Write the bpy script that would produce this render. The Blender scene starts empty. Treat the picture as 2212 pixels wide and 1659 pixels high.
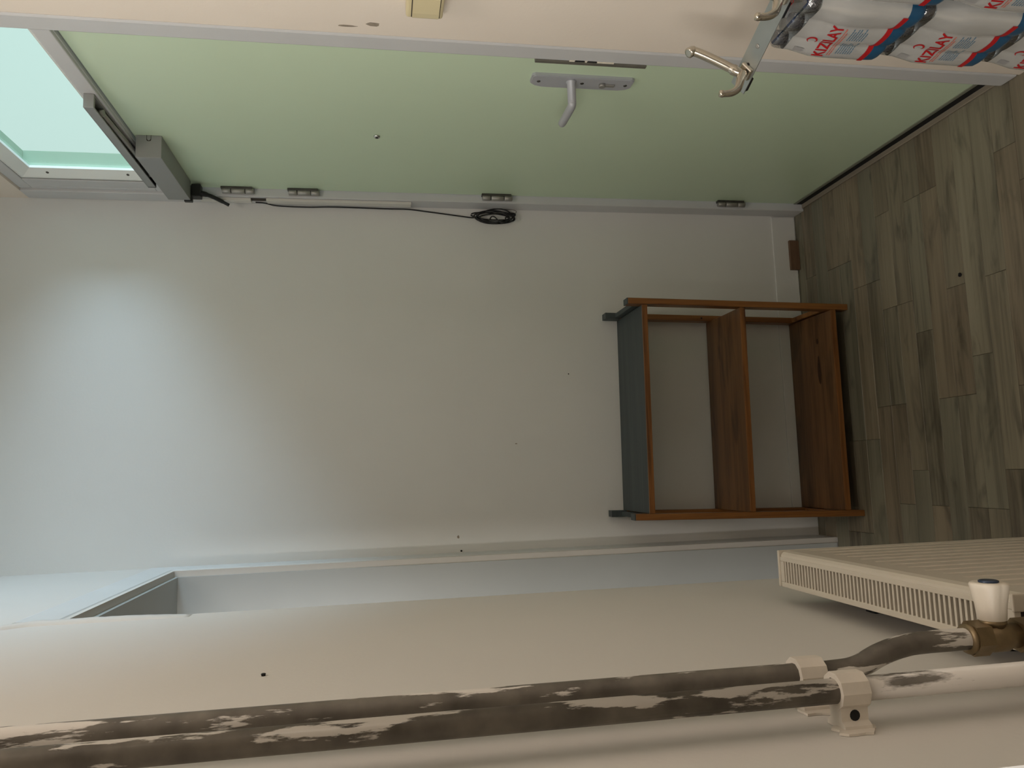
import bpy, bmesh, math, random
from mathutils import Vector, Matrix, Euler, Quaternion
random.seed(7)
SC = bpy.context.scene
COL = SC.collection
V = Vector

# ------------------------------------------------------------------ camera (a phone held upright, its picture stored on its side)
R_WORLD = ((0.99289897, -0.03317795, 0.11424036), (-0.11818511, -0.16563599, 0.97907967), (-0.01356154, -0.9856287, -0.16838095))
right, down, fwd = [V((R_WORLD[0][i], R_WORLD[1][i], R_WORLD[2][i])) for i in range(3)]
cam = bpy.data.cameras.new('camera')
cam.sensor_fit = 'HORIZONTAL'; cam.sensor_width = 36.0
cam.lens = 1661.0 / 2212.0 * 36.0
cam.clip_start = 0.01
camo = bpy.data.objects.new('camera', cam); COL.objects.link(camo)
bx, by, bz = down, right, -fwd
camo.matrix_world = Matrix(((bx.x, by.x, bz.x, 0), (bx.y, by.y, bz.y, 0), (bx.z, by.z, bz.z, 1.4), (0, 0, 0, 1)))
SC.camera = camo

# ------------------------------------------------------------------ sky, lights, exposure
SC.view_settings.view_transform = 'Standard'; SC.view_settings.look = 'None'
SC.view_settings.gamma = 1.0; SC.view_settings.use_curve_mapping = False
SC.view_settings.exposure = 0.06
W = bpy.data.worlds.new('overcast_sky'); SC.world = W; W.use_nodes = True
bg = W.node_tree.nodes['Background']
bg.inputs[0].default_value = (0.64, 0.85, 0.82, 1); bg.inputs[1].default_value = 1.0

def area(name, loc, direction, sx, sy, power, color, portal=False):
    l = bpy.data.lights.new(name, 'AREA'); l.shape = 'RECTANGLE'; l.size = sx; l.size_y = sy
    l.energy = power; l.color = color
    if portal: l.cycles.is_portal = True
    o = bpy.data.objects.new(name, l); COL.objects.link(o)
    o.location = loc; o.rotation_euler = V(direction).to_track_quat('-Z', 'Y').to_euler()
    return o
area('transom_portal', (0.93, 1.84, 2.2), (-1, 0, 0), 0.80, 0.36, 1, (1, 1, 1), portal=True)
sun = bpy.data.lights.new('hazy_sun', 'SUN'); sun.energy = 14.0; sun.angle = math.radians(66); sun.color = (0.58, 0.76, 1.0)
suno = bpy.data.objects.new('hazy_sun', sun); COL.objects.link(suno)
suno.rotation_euler = V((-1, 0.08, -0.06)).to_track_quat('-Z', 'Y').to_euler()
area('hall_ceiling_lamp', (0.3, 0.65, 2.70), (0, 0, -1), 0.4, 0.4, 5.6, (1.0, 0.89, 0.82))
area('left_hall_unseen_light', (-0.75, -0.10, 1.75), (1, 0.75, -0.05), 0.5, 1.2, 21.5, (1.0, 0.965, 0.92))  # unseen area light added for the glow from behind left; no window built
area('side_room_unseen_light', (-1.75, 1.1, 1.75), (1, 0.30, -0.12), 1.0, 1.3, 1.2, (0.80, 1.0, 0.95))  # unseen area light added to shine through the left opening; no window built

# ------------------------------------------------------------------ helpers
def new_bm(): return bmesh.new()
def add_box(bm, x0, x1, y0, y1, z0, z1, bevel=0.0, seg=2, M=None):
    r = bmesh.ops.create_cube(bm, size=1.0); vs = r['verts']
    for v in vs:
        v.co = V(((x0+x1)/2 + v.co.x*(x1-x0), (y0+y1)/2 + v.co.y*(y1-y0), (z0+z1)/2 + v.co.z*(z1-z0)))
    if bevel > 0:
        es = list({e for v in vs for e in v.link_edges})
        rr = bmesh.ops.bevel(bm, geom=es, offset=bevel, segments=seg, affect='EDGES', profile=0.5)
        vs = list({v for f in rr['faces'] for v in f.verts} | {v for v in vs if v.is_valid})
    if M is not None:
        for v in vs:
            if v.is_valid: v.co = M @ v.co
    return vs
def bx_(*a, **k):
    bm = new_bm(); add_box(bm, *a, **k); return bm
def smooth_path(pts, n=8):
    pts = [V(p) for p in pts]; out = []
    P = [pts[0]*2-pts[1]] + pts + [pts[-1]*2-pts[-2]]
    for i in range(1, len(P)-2):
        p0, p1, p2, p3 = P[i-1:i+3]
        for k in range(n):
            t = k/n
            out.append(0.5*((2*p1)+(p2-p0)*t+(2*p0-5*p1+4*p2-p3)*t*t+(3*p1-p0-3*p2+p3)*t**3))
    out.append(pts[-1]); return out
def add_tube(bm, pts, rad, seg=12, caps=True, flat=None):
    pts = [V(p) for p in pts]; n = len(pts)
    rads = rad if isinstance(rad, (list, tuple)) else [rad]*n
    rings = []; prev = None
    for i, p in enumerate(pts):
        t = (pts[min(i+1, n-1)] - pts[max(i-1, 0)]).normalized()
        if prev is None:
            a = V((0, 0, 1)) if abs(t.z) < 0.9 else V((1, 0, 0))
            u = t.cross(a).normalized()
        else:
            u = (prev - t*prev.dot(t)).normalized()
        prev = u; w = t.cross(u)
        rings.append([bm.verts.new(p + (u*math.cos(2*math.pi*k/seg) + w*math.sin(2*math.pi*k/seg))*rads[i]) for k in range(seg)])
    for a, b in zip(rings, rings[1:]):
        for k in range(seg):
            f = bm.faces.new((a[k], a[(k+1) % seg], b[(k+1) % seg], b[k])); f.smooth = True
    if caps:
        bm.faces.new(rings[0][::-1]); bm.faces.new(rings[-1])
def add_lathe(bm, o, axis, prof, seg=24, smooth=True):
    """prof: list of (distance along axis, radius)"""
    o = V(o); ax = V(axis).normalized()
    a = V((0, 0, 1)) if abs(ax.z) < 0.9 else V((1, 0, 0))
    u = ax.cross(a).normalized(); w = ax.cross(u); rings = []
    for d, r in prof:
        rings.append([bm.verts.new(o + ax*d + (u*math.cos(2*math.pi*k/seg) + w*math.sin(2*math.pi*k/seg))*max(r, 1e-4)) for k in range(seg)])
    for p, q in zip(rings, rings[1:]):
        for k in range(seg):
            f = bm.faces.new((p[k], p[(k+1) % seg], q[(k+1) % seg], q[k])); f.smooth = smooth
    bm.faces.new(rings[0][::-1]); bm.faces.new(rings[-1])
def add_prism(bm, poly, vec):
    vec = V(vec); a = [bm.verts.new(V(p)) for p in poly]; b = [bm.verts.new(V(p)+vec) for p in poly]
    n = len(poly); bm.faces.new(a[::-1]); bm.faces.new(b)
    for k in range(n): bm.faces.new((a[k], a[(k+1) % n], b[(k+1) % n], b[k]))
def world_loc(o):
    l = V((0, 0, 0))
    while o: l = l + o.location; o = o.parent
    return l
def obj(name, bm, mat, parent=None, loc=None, fix=True, smooth=False):
    """bm is in world coordinates; links it as ONE mesh object"""
    if fix: bmesh.ops.recalc_face_normals(bm, faces=bm.faces[:])
    base = V(loc) if loc is not None else (world_loc(parent) if parent else V((0, 0, 0)))
    bmesh.ops.translate(bm, verts=bm.verts[:], vec=-base)
    me = bpy.data.meshes.new(name); bm.to_mesh(me); bm.free()
    for m in (mat if isinstance(mat, (list, tuple)) else [mat]): me.materials.append(m)
    o = bpy.data.objects.new(name, me); COL.objects.link(o)
    if parent: o.parent = parent; o.location = base - world_loc(parent)
    else: o.location = base
    return o
def thing(name, label, cat, loc, group=None):
    o = bpy.data.objects.new(name, None); COL.objects.link(o); o.empty_display_size = 0.05
    o.location = loc; o['label'] = label; o['category'] = cat
    if group: o['group'] = group
    return o
def tag(o, label, cat, group=None):
    o['label'] = label; o['category'] = cat
    if group: o['group'] = group
    return o
def struct(name, bm, mat):
    o = obj(name, bm, mat); o['kind'] = 'structure'; return o
def struct_empty(name, loc=(0, 0, 0)):
    o = bpy.data.objects.new(name, None); COL.objects.link(o); o.location = loc; o['kind'] = 'structure'; return o

# ------------------------------------------------------------------ materials
def srgb(r, g, b):
    f = lambda c: (c/255/12.92) if c/255 <= 0.04045 else ((c/255+0.055)/1.055)**2.4
    return (f(r), f(g), f(b), 1)
def mat(name, color, rough=0.5, metal=0.0, spec=0.5, bump=0.0, bscale=200.0, var=0.0, vscale=4.0, stretch=(1, 1, 1)):
    m = bpy.data.materials.new(name); m.use_nodes = True; nt = m.node_tree; b = nt.nodes['Principled BSDF']
    b.inputs['Roughness'].default_value = rough; b.inputs['Metallic'].default_value = metal
    b.inputs['Specular IOR Level'].default_value = spec
    b.inputs['Base Color'].default_value = color
    tc = nt.nodes.new('ShaderNodeTexCoord'); mp = nt.nodes.new('ShaderNodeMapping'); mp.inputs['Scale'].default_value = stretch
    nt.links.new(tc.outputs['Object'], mp.inputs['Vector'])
    if var > 0:
        n = nt.nodes.new('ShaderNodeTexNoise'); n.inputs['Scale'].default_value = vscale; n.inputs['Detail'].default_value = 5
        nt.links.new(mp.outputs[0], n.inputs['Vector'])
        r = nt.nodes.new('ShaderNodeMapRange'); r.inputs['From Min'].default_value = 0.3; r.inputs['From Max'].default_value = 0.7
        r.inputs['To Min'].default_value = 1-var; r.inputs['To Max'].default_value = 1+var
        nt.links.new(n.outputs['Fac'], r.inputs['Value'])
        mx = nt.nodes.new('ShaderNodeVectorMath'); mx.operation = 'SCALE'; mx.inputs[0].default_value = color[:3]
        nt.links.new(r.outputs[0], mx.inputs['Scale']); nt.links.new(mx.outputs[0], b.inputs['Base Color'])
    if bump > 0:
        n2 = nt.nodes.new('ShaderNodeTexNoise'); n2.inputs['Scale'].default_value = bscale; n2.inputs['Detail'].default_value = 3
        nt.links.new(mp.outputs[0], n2.inputs['Vector'])
        bp = nt.nodes.new('ShaderNodeBump'); bp.inputs['Strength'].default_value = bump; bp.inputs['Distance'].default_value = 0.002
        nt.links.new(n2.outputs['Fac'], bp.inputs['Height']); nt.links.new(bp.outputs[0], b.inputs['Normal'])
    return m
def wood(name, c_dark, c_mid, c_light, rough=0.5, axis=0, gscale=1.0, knots=False, rand=0.0, coat=0.0, tint=False):
    m = bpy.data.materials.new(name); m.use_nodes = True; nt = m.node_tree; b = nt.nodes['Principled BSDF']
    L = nt.links.new; N = nt.nodes.new
    tc = N('ShaderNodeTexCoord'); oi = N('ShaderNodeObjectInfo'); add = N('ShaderNodeVectorMath'); add.operation = 'ADD'
    sc = N('ShaderNodeVectorMath'); sc.operation = 'SCALE'; sc.inputs[0].default_value = (7.3, 5.1, 3.7); L(oi.outputs['Random'], sc.inputs['Scale'])
    L(tc.outputs['Object'], add.inputs[0]); L(sc.outputs[0], add.inputs[1])
    mp = N('ShaderNodeMapping'); s = [26*gscale]*3; s[axis] = 1.6*gscale; mp.inputs['Scale'].default_value = s
    L(add.outputs[0], mp.inputs['Vector'])
    n1 = N('ShaderNodeTexNoise'); n1.inputs['Scale'].default_value = 1.3; n1.inputs['Detail'].default_value = 6; n1.inputs['Roughness'].default_value = 0.62
    n1.inputs['Distortion'].default_value = 0.6
    L(mp.outputs[0], n1.inputs['Vector'])
    mp2 = N('ShaderNodeMapping'); s2 = [240*gscale]*3; s2[axis] = 5*gscale; mp2.inputs['Scale'].default_value = s2; L(add.outputs[0], mp2.inputs['Vector'])
    n2 = N('ShaderNodeTexNoise'); n2.inputs['Scale'].default_value = 1.0; n2.inputs['Detail'].default_value = 3; L(mp2.outputs[0], n2.inputs['Vector'])
    mixf = N('ShaderNodeMath'); mixf.operation = 'MULTIPLY_ADD'; mixf.inputs[1].default_value = 0.35
    L(n2.outputs['Fac'], mixf.inputs[0]); 
    off = N('ShaderNodeMath'); off.operation = 'MULTIPLY_ADD'; off.inputs[1].default_value = 0.75; off.inputs[2].default_value = -0.05
    L(n1.outputs['Fac'], off.inputs[0]); L(off.outputs[0], mixf.inputs[2])
    cr = N('ShaderNodeValToRGB'); e = cr.color_ramp.elements
    e[0].position = 0.30; e[0].color = c_dark; e[1].position = 0.72; e[1].color = c_light
    mid = cr.color_ramp.elements.new(0.5); mid.color = c_mid
    L(mixf.outputs[0], cr.inputs['Fac']); out = cr.outputs[0]
    if knots:
        mp3 = N('ShaderNodeMapping'); s3 = [16.0]*3; s3[axis] = 4.0; mp3.inputs['Scale'].default_value = s3; L(add.outputs[0], mp3.inputs['Vector'])
        vn = N('ShaderNodeTexNoise'); vn.inputs['Scale'].default_value = 1.1; vn.inputs['Detail'].default_value = 4; vn.inputs['Distortion'].default_value = 1.2; L(mp3.outputs[0], vn.inputs['Vector'])
        kr = N('ShaderNodeMapRange'); kr.inputs['From Min'].default_value = 0.55; kr.inputs['From Max'].default_value = 0.74; kr.inputs['To Min'].default_value = 1.0; kr.inputs['To Max'].default_value = 0.45
        L(vn.outputs['Fac'], kr.inputs['Value'])
        km = N('ShaderNodeVectorMath'); km.operation = 'SCALE'; L(out, km.inputs[0]); L(kr.outputs[0], km.inputs['Scale']); out = km.outputs[0]
    if rand > 0:
        rr = N('ShaderNodeMapRange'); rr.inputs['To Min'].default_value = 1-rand; rr.inputs['To Max'].default_value = 1+rand; L(oi.outputs['Random'], rr.inputs['Value'])
        rm = N('ShaderNodeVectorMath'); rm.operation = 'SCALE'; L(out, rm.inputs[0]); L(rr.outputs[0], rm.inputs['Scale']); out = rm.outputs[0]
    if tint:
        wn = N('ShaderNodeTexWhiteNoise'); wn.noise_dimensions = '1D'; L(oi.outputs['Random'], wn.inputs['W'])
        tm = N('ShaderNodeMix'); tm.data_type = 'RGBA'; tm.inputs[6].default_value = (1.04, 0.98, 0.90, 1); tm.inputs[7].default_value = (0.92, 1.0, 0.97, 1); L(wn.outputs['Value'], tm.inputs['Factor'])
        tv = N('ShaderNodeVectorMath'); tv.operation = 'MULTIPLY'; L(out, tv.inputs[0]); L(tm.outputs[2], tv.inputs[1]); out = tv.outputs[0]
    L(out, b.inputs['Base Color'])
    b.inputs['Roughness'].default_value = rough; b.inputs['Coat Weight'].default_value = coat; b.inputs['Coat Roughness'].default_value = 0.25
    bp = N('ShaderNodeBump'); bp.inputs['Strength'].default_value = 0.12; bp.inputs['Distance'].default_value = 0.001
    L(mixf.outputs[0], bp.inputs['Height']); L(bp.outputs[0], b.inputs['Normal'])
    return m
def pipe_paint(name, lo, hi, scale, seed):
    """old grey pipe with leftover patches of white wall paint"""
    m = bpy.data.materials.new(name); m.use_nodes = True; nt = m.node_tree; b = nt.nodes['Principled BSDF']; L = nt.links.new; N = nt.nodes.new
    tc = N('ShaderNodeTexCoord'); mp = N('ShaderNodeMapping'); mp.inputs['Scale'].default_value = scale; mp.inputs['Location'].default_value = seed
    L(tc.outputs['Object'], mp.inputs['Vector'])
    n = N('ShaderNodeTexNoise'); n.inputs['Scale'].default_value = 1.0; n.inputs['Detail'].default_value = 7; n.inputs['Roughness'].default_value = 0.6
    L(mp.outputs[0], n.inputs['Vector'])
    r = N('ShaderNodeMapRange'); r.inputs['From Min'].default_value = lo; r.inputs['From Max'].default_value = hi; L(n.outputs['Fac'], r.inputs['Value'])
    n2 = N('ShaderNodeTexNoise'); n2.inputs['Scale'].default_value = 30; n2.inputs['Detail'].default_value = 4; L(tc.outputs['Object'], n2.inputs['Vector'])
    cr = N('ShaderNodeValToRGB'); cr.color_ramp.elements[0].position = 0.3; cr.color_ramp.elements[0].color = srgb(84, 78, 70)
    cr.color_ramp.elements[1].position = 0.75; cr.color_ramp.elements[1].color = srgb(128, 121, 110); L(n2.outputs['Fac'], cr.inputs['Fac'])
    mx = N('ShaderNodeMix'); mx.data_type = 'RGBA'; L(r.outputs[0], mx.inputs['Factor']); L(cr.outputs[0], mx.inputs[6]); mx.inputs[7].default_value = srgb(222, 216, 208)
    L(mx.outputs[2], b.inputs['Base Color'])
    b.inputs['Roughness'].default_value = 0.5
    bp = N('ShaderNodeBump'); bp.inputs['Strength'].default_value = 0.6; bp.inputs['Distance'].default_value = 0.0012; L(r.outputs[0], bp.inputs['Height']); L(bp.outputs[0], b.inputs['Normal'])
    return m

M_WALL = mat('wall_paint', srgb(224, 224, 220), 0.75, spec=0.3, bump=0.10, bscale=140, var=0.02, vscale=2.5)
M_WALL_WARM = mat('wall_paint_cream', srgb(229, 222, 212), 0.75, spec=0.3, bump=0.10, bscale=140, var=0.02, vscale=2.5)
M_WALL_LEFT = mat('wall_paint_left', srgb(214, 210, 203), 0.75, spec=0.3, bump=0.10, bscale=140, var=0.02, vscale=2.5)
M_TRIM_LIGHT = mat('casing_paint', srgb(212, 213, 211), 0.45, bump=0.04, bscale=60, var=0.02, vscale=9)
M_WHITE = mat('white_gloss_paint', srgb(203, 203, 202), 0.42, bump=0.06, bscale=60, var=0.025, vscale=9)
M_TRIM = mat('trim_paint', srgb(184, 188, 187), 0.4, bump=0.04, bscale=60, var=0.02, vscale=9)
M_CEIL = mat('ceiling_paint', srgb(225, 221, 213), 0.85, bump=0.08, bscale=120, var=0.02)
M_DOOR = mat('green_laminate', srgb(208, 226, 195), 0.27, spec=0.4, var=0.012, vscale=3)
M_ALU = mat('satin_aluminium', srgb(178, 180, 184), 0.45, metal=0.2, var=0.02, vscale=30)
M_ALU_PAINT = mat('silver_grey_cover', srgb(150, 151, 148), 0.48, metal=0.2, var=0.01, vscale=30)
M_STEEL = mat('brushed_steel', srgb(162, 160, 154), 0.42, metal=0.55, var=0.05, vscale=40, bump=0.05, bscale=120, stretch=(1, 1, 0.1))
M_ZINC = mat('zinc_plated_steel', srgb(178, 184, 182), 0.36, metal=0.85, var=0.05, vscale=25)
M_NICKEL = mat('satin_nickel', srgb(205, 198, 184), 0.22, metal=0.95, var=0.03, vscale=60)
M_DARKSTEEL = mat('dull_dark_steel', srgb(92, 90, 86), 0.45, metal=0.8, var=0.15, vscale=40)
M_CHROME = mat('chrome', srgb(210, 210, 208), 0.12, metal=1.0, var=0.01)
M_BLACK = mat('black_plastic', srgb(22, 22, 23), 0.45, var=0.05)
M_GAP = mat('black_rubber_seal', srgb(14, 13, 12), 0.8, var=0.05)
M_SEAM = mat('dark_seam', srgb(60, 54, 48), 0.9, var=0.1, vscale=30)
M_CREAM = mat('cream_switch_plastic', srgb(214, 200, 160), 0.38, var=0.01)
M_PVC = mat('white_trunking_plastic', srgb(214, 211, 203), 0.45, var=0.01)
M_RAD = mat('radiator_enamel', srgb(212, 203, 187), 0.32, var=0.015, vscale=12)
M_RADIN = mat('radiator_inside_shade', srgb(44, 36, 29), 0.8, var=0.3, vscale=60)  # shade inside the radiator put into the colour, dark between the slats
M_KNOB = mat('white_valve_knob', srgb(236, 226, 210), 0.35, var=0.01)
M_BRASS = mat('dull_brass', srgb(138, 120, 92), 0.42, metal=0.75, var=0.15, vscale=60, bump=0.1, bscale=160)
M_CLIP = mat('painted_clip_plastic', srgb(222, 213, 200), 0.5, var=0.05, vscale=60, bump=0.15, bscale=120)
M_CLIPRAW = mat('raw_plaster', srgb(158, 140, 120), 0.9, var=0.2, vscale=80)
M_PIPE_A = pipe_paint('pipe_far_paint', 0.512, 0.535, (45, 45, 7.0), (0.2, 3.1, 0.35))
M_PIPE_B = pipe_paint('pipe_near_paint', 0.545, 0.568, (45, 45, 8), (4.3, 1.7, 0.6))
M_PIPE_C = pipe_paint('pipe_lower_paint', 0.38, 0.43, (22, 22, 5.0), (1.3, 0.4, 2.6))
M_PLANK = wood('grey_oak_laminate', srgb(88, 80, 68), srgb(128, 119, 103), srgb(147, 137, 120), 0.42, 0, 0.5, knots=True, rand=0.14, tint=True)
M_SHELF = wood('varnished_pine', srgb(80, 54, 32), srgb(112, 78, 47), srgb(130, 93, 58), 0.40, 0, 0.8, knots=True, rand=0.06, coat=0.2)
M_POST = wood('varnished_pine_post', srgb(70, 38, 16), srgb(136, 88, 42), srgb(160, 108, 54), 0.40, 2, 0.9, rand=0.06, coat=0.2)
M_LIP = wood('varnished_pine_edge', srgb(72, 40, 16), srgb(134, 86, 42), srgb(158, 106, 54), 0.40, 0, 1.0, coat=0.2)
M_SLATE = wood('slate_grey_paint', srgb(52, 60, 62), srgb(63, 71, 72), srgb(76, 83, 83), 0.55, 0, 0.5)
M_OFFCUT = wood('brown_laminate', srgb(84, 62, 46), srgb(110, 84, 64), srgb(124, 96, 74), 0.5, 0, 1.0)
def film_mat():
    m = mat('printed_white_film', srgb(212, 211, 207), 0.20, metal=0.4, spec=0.6, bump=0.35, bscale=38, var=0.04, vscale=18)
    return m
M_FILM = film_mat()
M_FBLUE = mat('printed_blue_film', srgb(34, 80, 112), 0.3, spec=0.6, bump=0.2, bscale=40, var=0.03)
M_FRED = mat('printed_red', srgb(178, 28, 34), 0.35, var=0.03)
M_FORANGE = mat('printed_faded_red', srgb(205, 120, 104), 0.35, var=0.03)
M_FTEAL = mat('printed_small_blue', srgb(92, 128, 150), 0.35, var=0.03)
M_FGREY = mat('printed_grey', srgb(150, 148, 146), 0.35, var=0.03)
M_CAP = mat('navy_bottle_cap', srgb(58, 72, 98), 0.22, metal=0.3, spec=0.7, var=0.02)
M_BOTTLE = mat('clear_bottle_plastic', srgb(190, 200, 205), 0.15, spec=0.6, var=0.02)
def clear_film():
    m = bpy.data.materials.new('clear_shrink_film'); m.use_nodes = True; nt = m.node_tree; nt.nodes.remove(nt.nodes['Principled BSDF'])
    out = nt.nodes['Material Output']; t = nt.nodes.new('ShaderNodeBsdfTransparent'); t.inputs[0].default_value = (0.93, 0.94, 0.94, 1)
    g = nt.nodes.new('ShaderNodeBsdfGlossy'); g.inputs['Roughness'].default_value = 0.12; g.inputs[0].default_value = (0.9, 0.9, 0.9, 1)
    n = nt.nodes.new('ShaderNodeTexNoise'); n.inputs['Scale'].default_value = 45; bp = nt.nodes.new('ShaderNodeBump'); bp.inputs['Strength'].default_value = 0.5; bp.inputs['Distance'].default_value = 0.004
    nt.links.new(n.outputs['Fac'], bp.inputs['Height']); nt.links.new(bp.outputs[0], g.inputs['Normal'])
    mx = nt.nodes.new('ShaderNodeMixShader'); mx.inputs[0].default_value = 0.38
    nt.links.new(t.outputs[0], mx.inputs[1]); nt.links.new(g.outputs[0], mx.inputs[2]); nt.links.new(mx.outputs[0], out.inputs[0])
    return m
M_CLEAR = clear_film()
def glass():
    m = bpy.data.materials.new('green_tinted_pane'); m.use_nodes = True; nt = m.node_tree; nt.nodes.remove(nt.nodes['Principled BSDF'])
    out = nt.nodes['Material Output']; t = nt.nodes.new('ShaderNodeBsdfTransparent'); t.inputs[0].default_value = (0.955, 0.985, 0.965, 1)
    g = nt.nodes.new('ShaderNodeBsdfGlossy'); g.inputs['Roughness'].default_value = 0.05
    fr = nt.nodes.new('ShaderNodeFresnel'); fr.inputs[0].default_value = 1.45
    ge = nt.nodes.new('ShaderNodeNewGeometry'); ml = nt.nodes.new('ShaderNodeMath'); ml.operation = 'MULTIPLY'; iv = nt.nodes.new('ShaderNodeMath'); iv.operation = 'SUBTRACT'; iv.inputs[0].default_value = 1.0
    nt.links.new(ge.outputs['Backfacing'], iv.inputs[1]); nt.links.new(iv.outputs[0], ml.inputs[0]); nt.links.new(fr.outputs[0], ml.inputs[1])     # reflects on the entry face only
    mx = nt.nodes.new('ShaderNodeMixShader'); nt.links.new(ml.outputs[0], mx.inputs[0])
    nt.links.new(t.outputs[0], mx.inputs[1]); nt.links.new(g.outputs[0], mx.inputs[2]); nt.links.new(mx.outputs[0], out.inputs[0])
    return m
M_GLASS = glass()

# ------------------------------------------------------------------ room shell
XL, XR, YB, ZC = -0.235, 0.835, 2.345, 2.75
XD = 0.857                                        # face of the door leaf
# floor: sub-floor slab with individual laminate strips on it
floor = struct('floor', bx_(-2.2, 1.0, -1.75, 2.46, -0.10, -0.007), mat('floor_slab', srgb(60, 52, 44), 0.9, var=0.1))
PW = 0.0625
plank_meshes = {}
def plank(x0, x1, y0, y1):
    key = (round(x1-x0, 3), round(y1-y0, 4))
    if key not in plank_meshes:
        bm = bx_(0, x1-x0, 0, y1-y0, -0.007, 0.0, bevel=0.0008, seg=1)
        me = bpy.data.meshes.new('plank'); bm.to_mesh(me); bm.free(); me.materials.append(M_PLANK); plank_meshes[key] = me
    o = bpy.data.objects.new('plank', plank_meshes[key]); COL.objects.link(o); o.parent = floor; o.location = (x0, y0, 0)
lens_ = (0.27, 0.36, 0.45, 0.54)
k = 0; y = 1.740 + 10*PW
while y > 0.45:
    y0, y1 = y-PW, min(y, YB)
    if y0 < YB:
        x = XL - random.choice((0.05, 0.14, 0.22, 0.3)); xe = XD - 0.002
        xs0 = XL if not (1.51 < (y0+y1)/2 < 2.24) else -0.42
        x = xs0
        first = True
        while x < xe - 1e-4:
            l = random.choice(lens_) if not first else random.choice((0.12, 0.21, 0.30, 0.39))
            first = False
            e = x+l
            if xe - e < 0.1: e = xe
            plank(x, e-0.0006, y0+0.0004, y1-0.0004); x = e
    y -= PW
struct('trim_1', bx_(XL+0.001, XR-0.001, -1.59, 0.4395, -0.007, 0.0), M_PLANK)
struct('trim_5', bx_(-2.09, XL+0.0005, -1.59, 0.4395, -0.007, 0.0), M_PLANK)     # the strips go on behind the viewer

struct('wall_back', bx_(-0.45, 0.90, YB, YB+0.12, -0.007, ZC), M_WALL)
bm = new_bm()
add_box(bm, -0.42, XL, 0.545, 1.508, -0.007, ZC)
add_box(bm, -0.42, XL, 2.25, YB, -0.007, ZC)
add_box(bm, -0.42, XL, 1.508, 2.25, 1.958, ZC)
wall_left = struct('wall_left', bm, M_WALL_LEFT)
bm = new_bm()
add_box(bm, XR, 0.90, -1.6, 1.400, -0.007, ZC, bevel=0.004)
add_box(bm, XR, 0.90, 1.400, YB, 2.395, ZC)
wall_right = struct('wall_right', bm, mat('wall_paint_warm', srgb(235, 223, 208), 0.75, spec=0.3, bump=0.10, bscale=140, var=0.02, vscale=2.5))
struct('wall_front', bx_(-2.2, 1.0, -1.72, -1.6, -0.007, ZC), M_WALL_WARM)
struct('ceiling', bx_(-2.2, 1.0, -1.72, 2.46, ZC, ZC+0.1), M_CEIL)
# side room beyond the opening in the left wall
bm = new_bm()
add_box(bm, -2.2, -2.1, -1.6, 2.46, -0.007, ZC); add_box(bm, -2.1, -0.45, 2.36, 2.46, -0.007, ZC)
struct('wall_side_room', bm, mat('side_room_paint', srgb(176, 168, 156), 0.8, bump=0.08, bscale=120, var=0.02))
# low painted baseboard of the back wall
struct('baseboard_back', bx_(XL+0.09, XR-0.004, YB-0.006, YB, 0.004, 0.088, bevel=0.002), M_WALL)

# moulded casing round the opening in the left wall
def casing_profile():
    # (distance from opening edge outwards, x)
    return [(0.000, -0.262), (0.000, -0.2565), (0.003, -0.2555), (0.0050, -0.2475), (0.0085, -0.2468), (0.0115, -0.2365), (0.016, -0.2330), (0.082, -0.2320), (0.086, -0.2330), (0.086, -0.262)]
def sweep_casing():
    bm = new_bm(); prof = casing_profile(); yi, zi = 2.252, 1.955
    rings = []
    for stage in range(3):
        ring = []
        for d, x in prof:
            if stage == 0: p = (x, yi+d, 0.028)
            elif stage == 1: p = (x, yi+d, zi+d)
            else: p = (x, 1.511, zi+d)
            ring.append(bm.verts.new(p))
        rings.append(ring)
    for a, b in zip(rings, rings[1:]):
        for i in range(len(prof)-1): bm.faces.new((a[i], a[i+1], b[i+1], b[i]))
    bm.faces.new(rings[0]); bm.faces.new(rings[-1])
    return bm
struct('trim_2', sweep_casing(), M_TRIM_LIGHT)
# painted lining of that opening (far reveal and soffit)
bm = new_bm()
add_box(bm, -0.42, -0.2515, 2.243, 2.2535, 0.0, 1.957)
add_box(bm, -0.42, -0.2515, 1.512, 2.243, 1.947, 1.9575)
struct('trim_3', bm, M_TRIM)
# rough bead of plaster at the edge of the near wall
bm = new_bm()
pts = []
for i in range(26):
    z = 1.74 + i*0.0125
    w = 0.006*min(1.0, i/8)
    pts.append((z, w + (random.uniform(-0.0007, 0.0009) if i > 4 else 0), 1.503 - (0.034 if z > 2.0 else 0.0)*max(0, (z-2.0)/0.06)))
rings = []
for z, w, yy in pts:
    rings.append([bm.verts.new((XL-0.004, yy-0.030, z)), bm.verts.new((XL+w*0.7, yy-0.026, z)), bm.verts.new((XL+w*0.9, yy-0.006, z)), bm.verts.new((XL+w*0.8, yy+0.005, z)), bm.verts.new((XL-0.004, yy+0.0075, z))])
for a, b in zip(rings, rings[1:]):
    for i in range(4): bm.faces.new((a[i], a[i+1], b[i+1], b[i])).smooth = True
bm.faces.new(rings[0]); bm.faces.new(rings[-1])
struct('trim_4', bm, M_WALL_LEFT)

# ------------------------------------------------------------------ door in the right wall
door = struct_empty('door_1', (XD, 1.88, 0.0))
bm = new_bm()
add_box(bm, XD, 0.893, 1.452, 2.281, 0.028, 1.992, bevel=0.0015)
leaf = obj('leaf', bm, M_DOOR, door)
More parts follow.
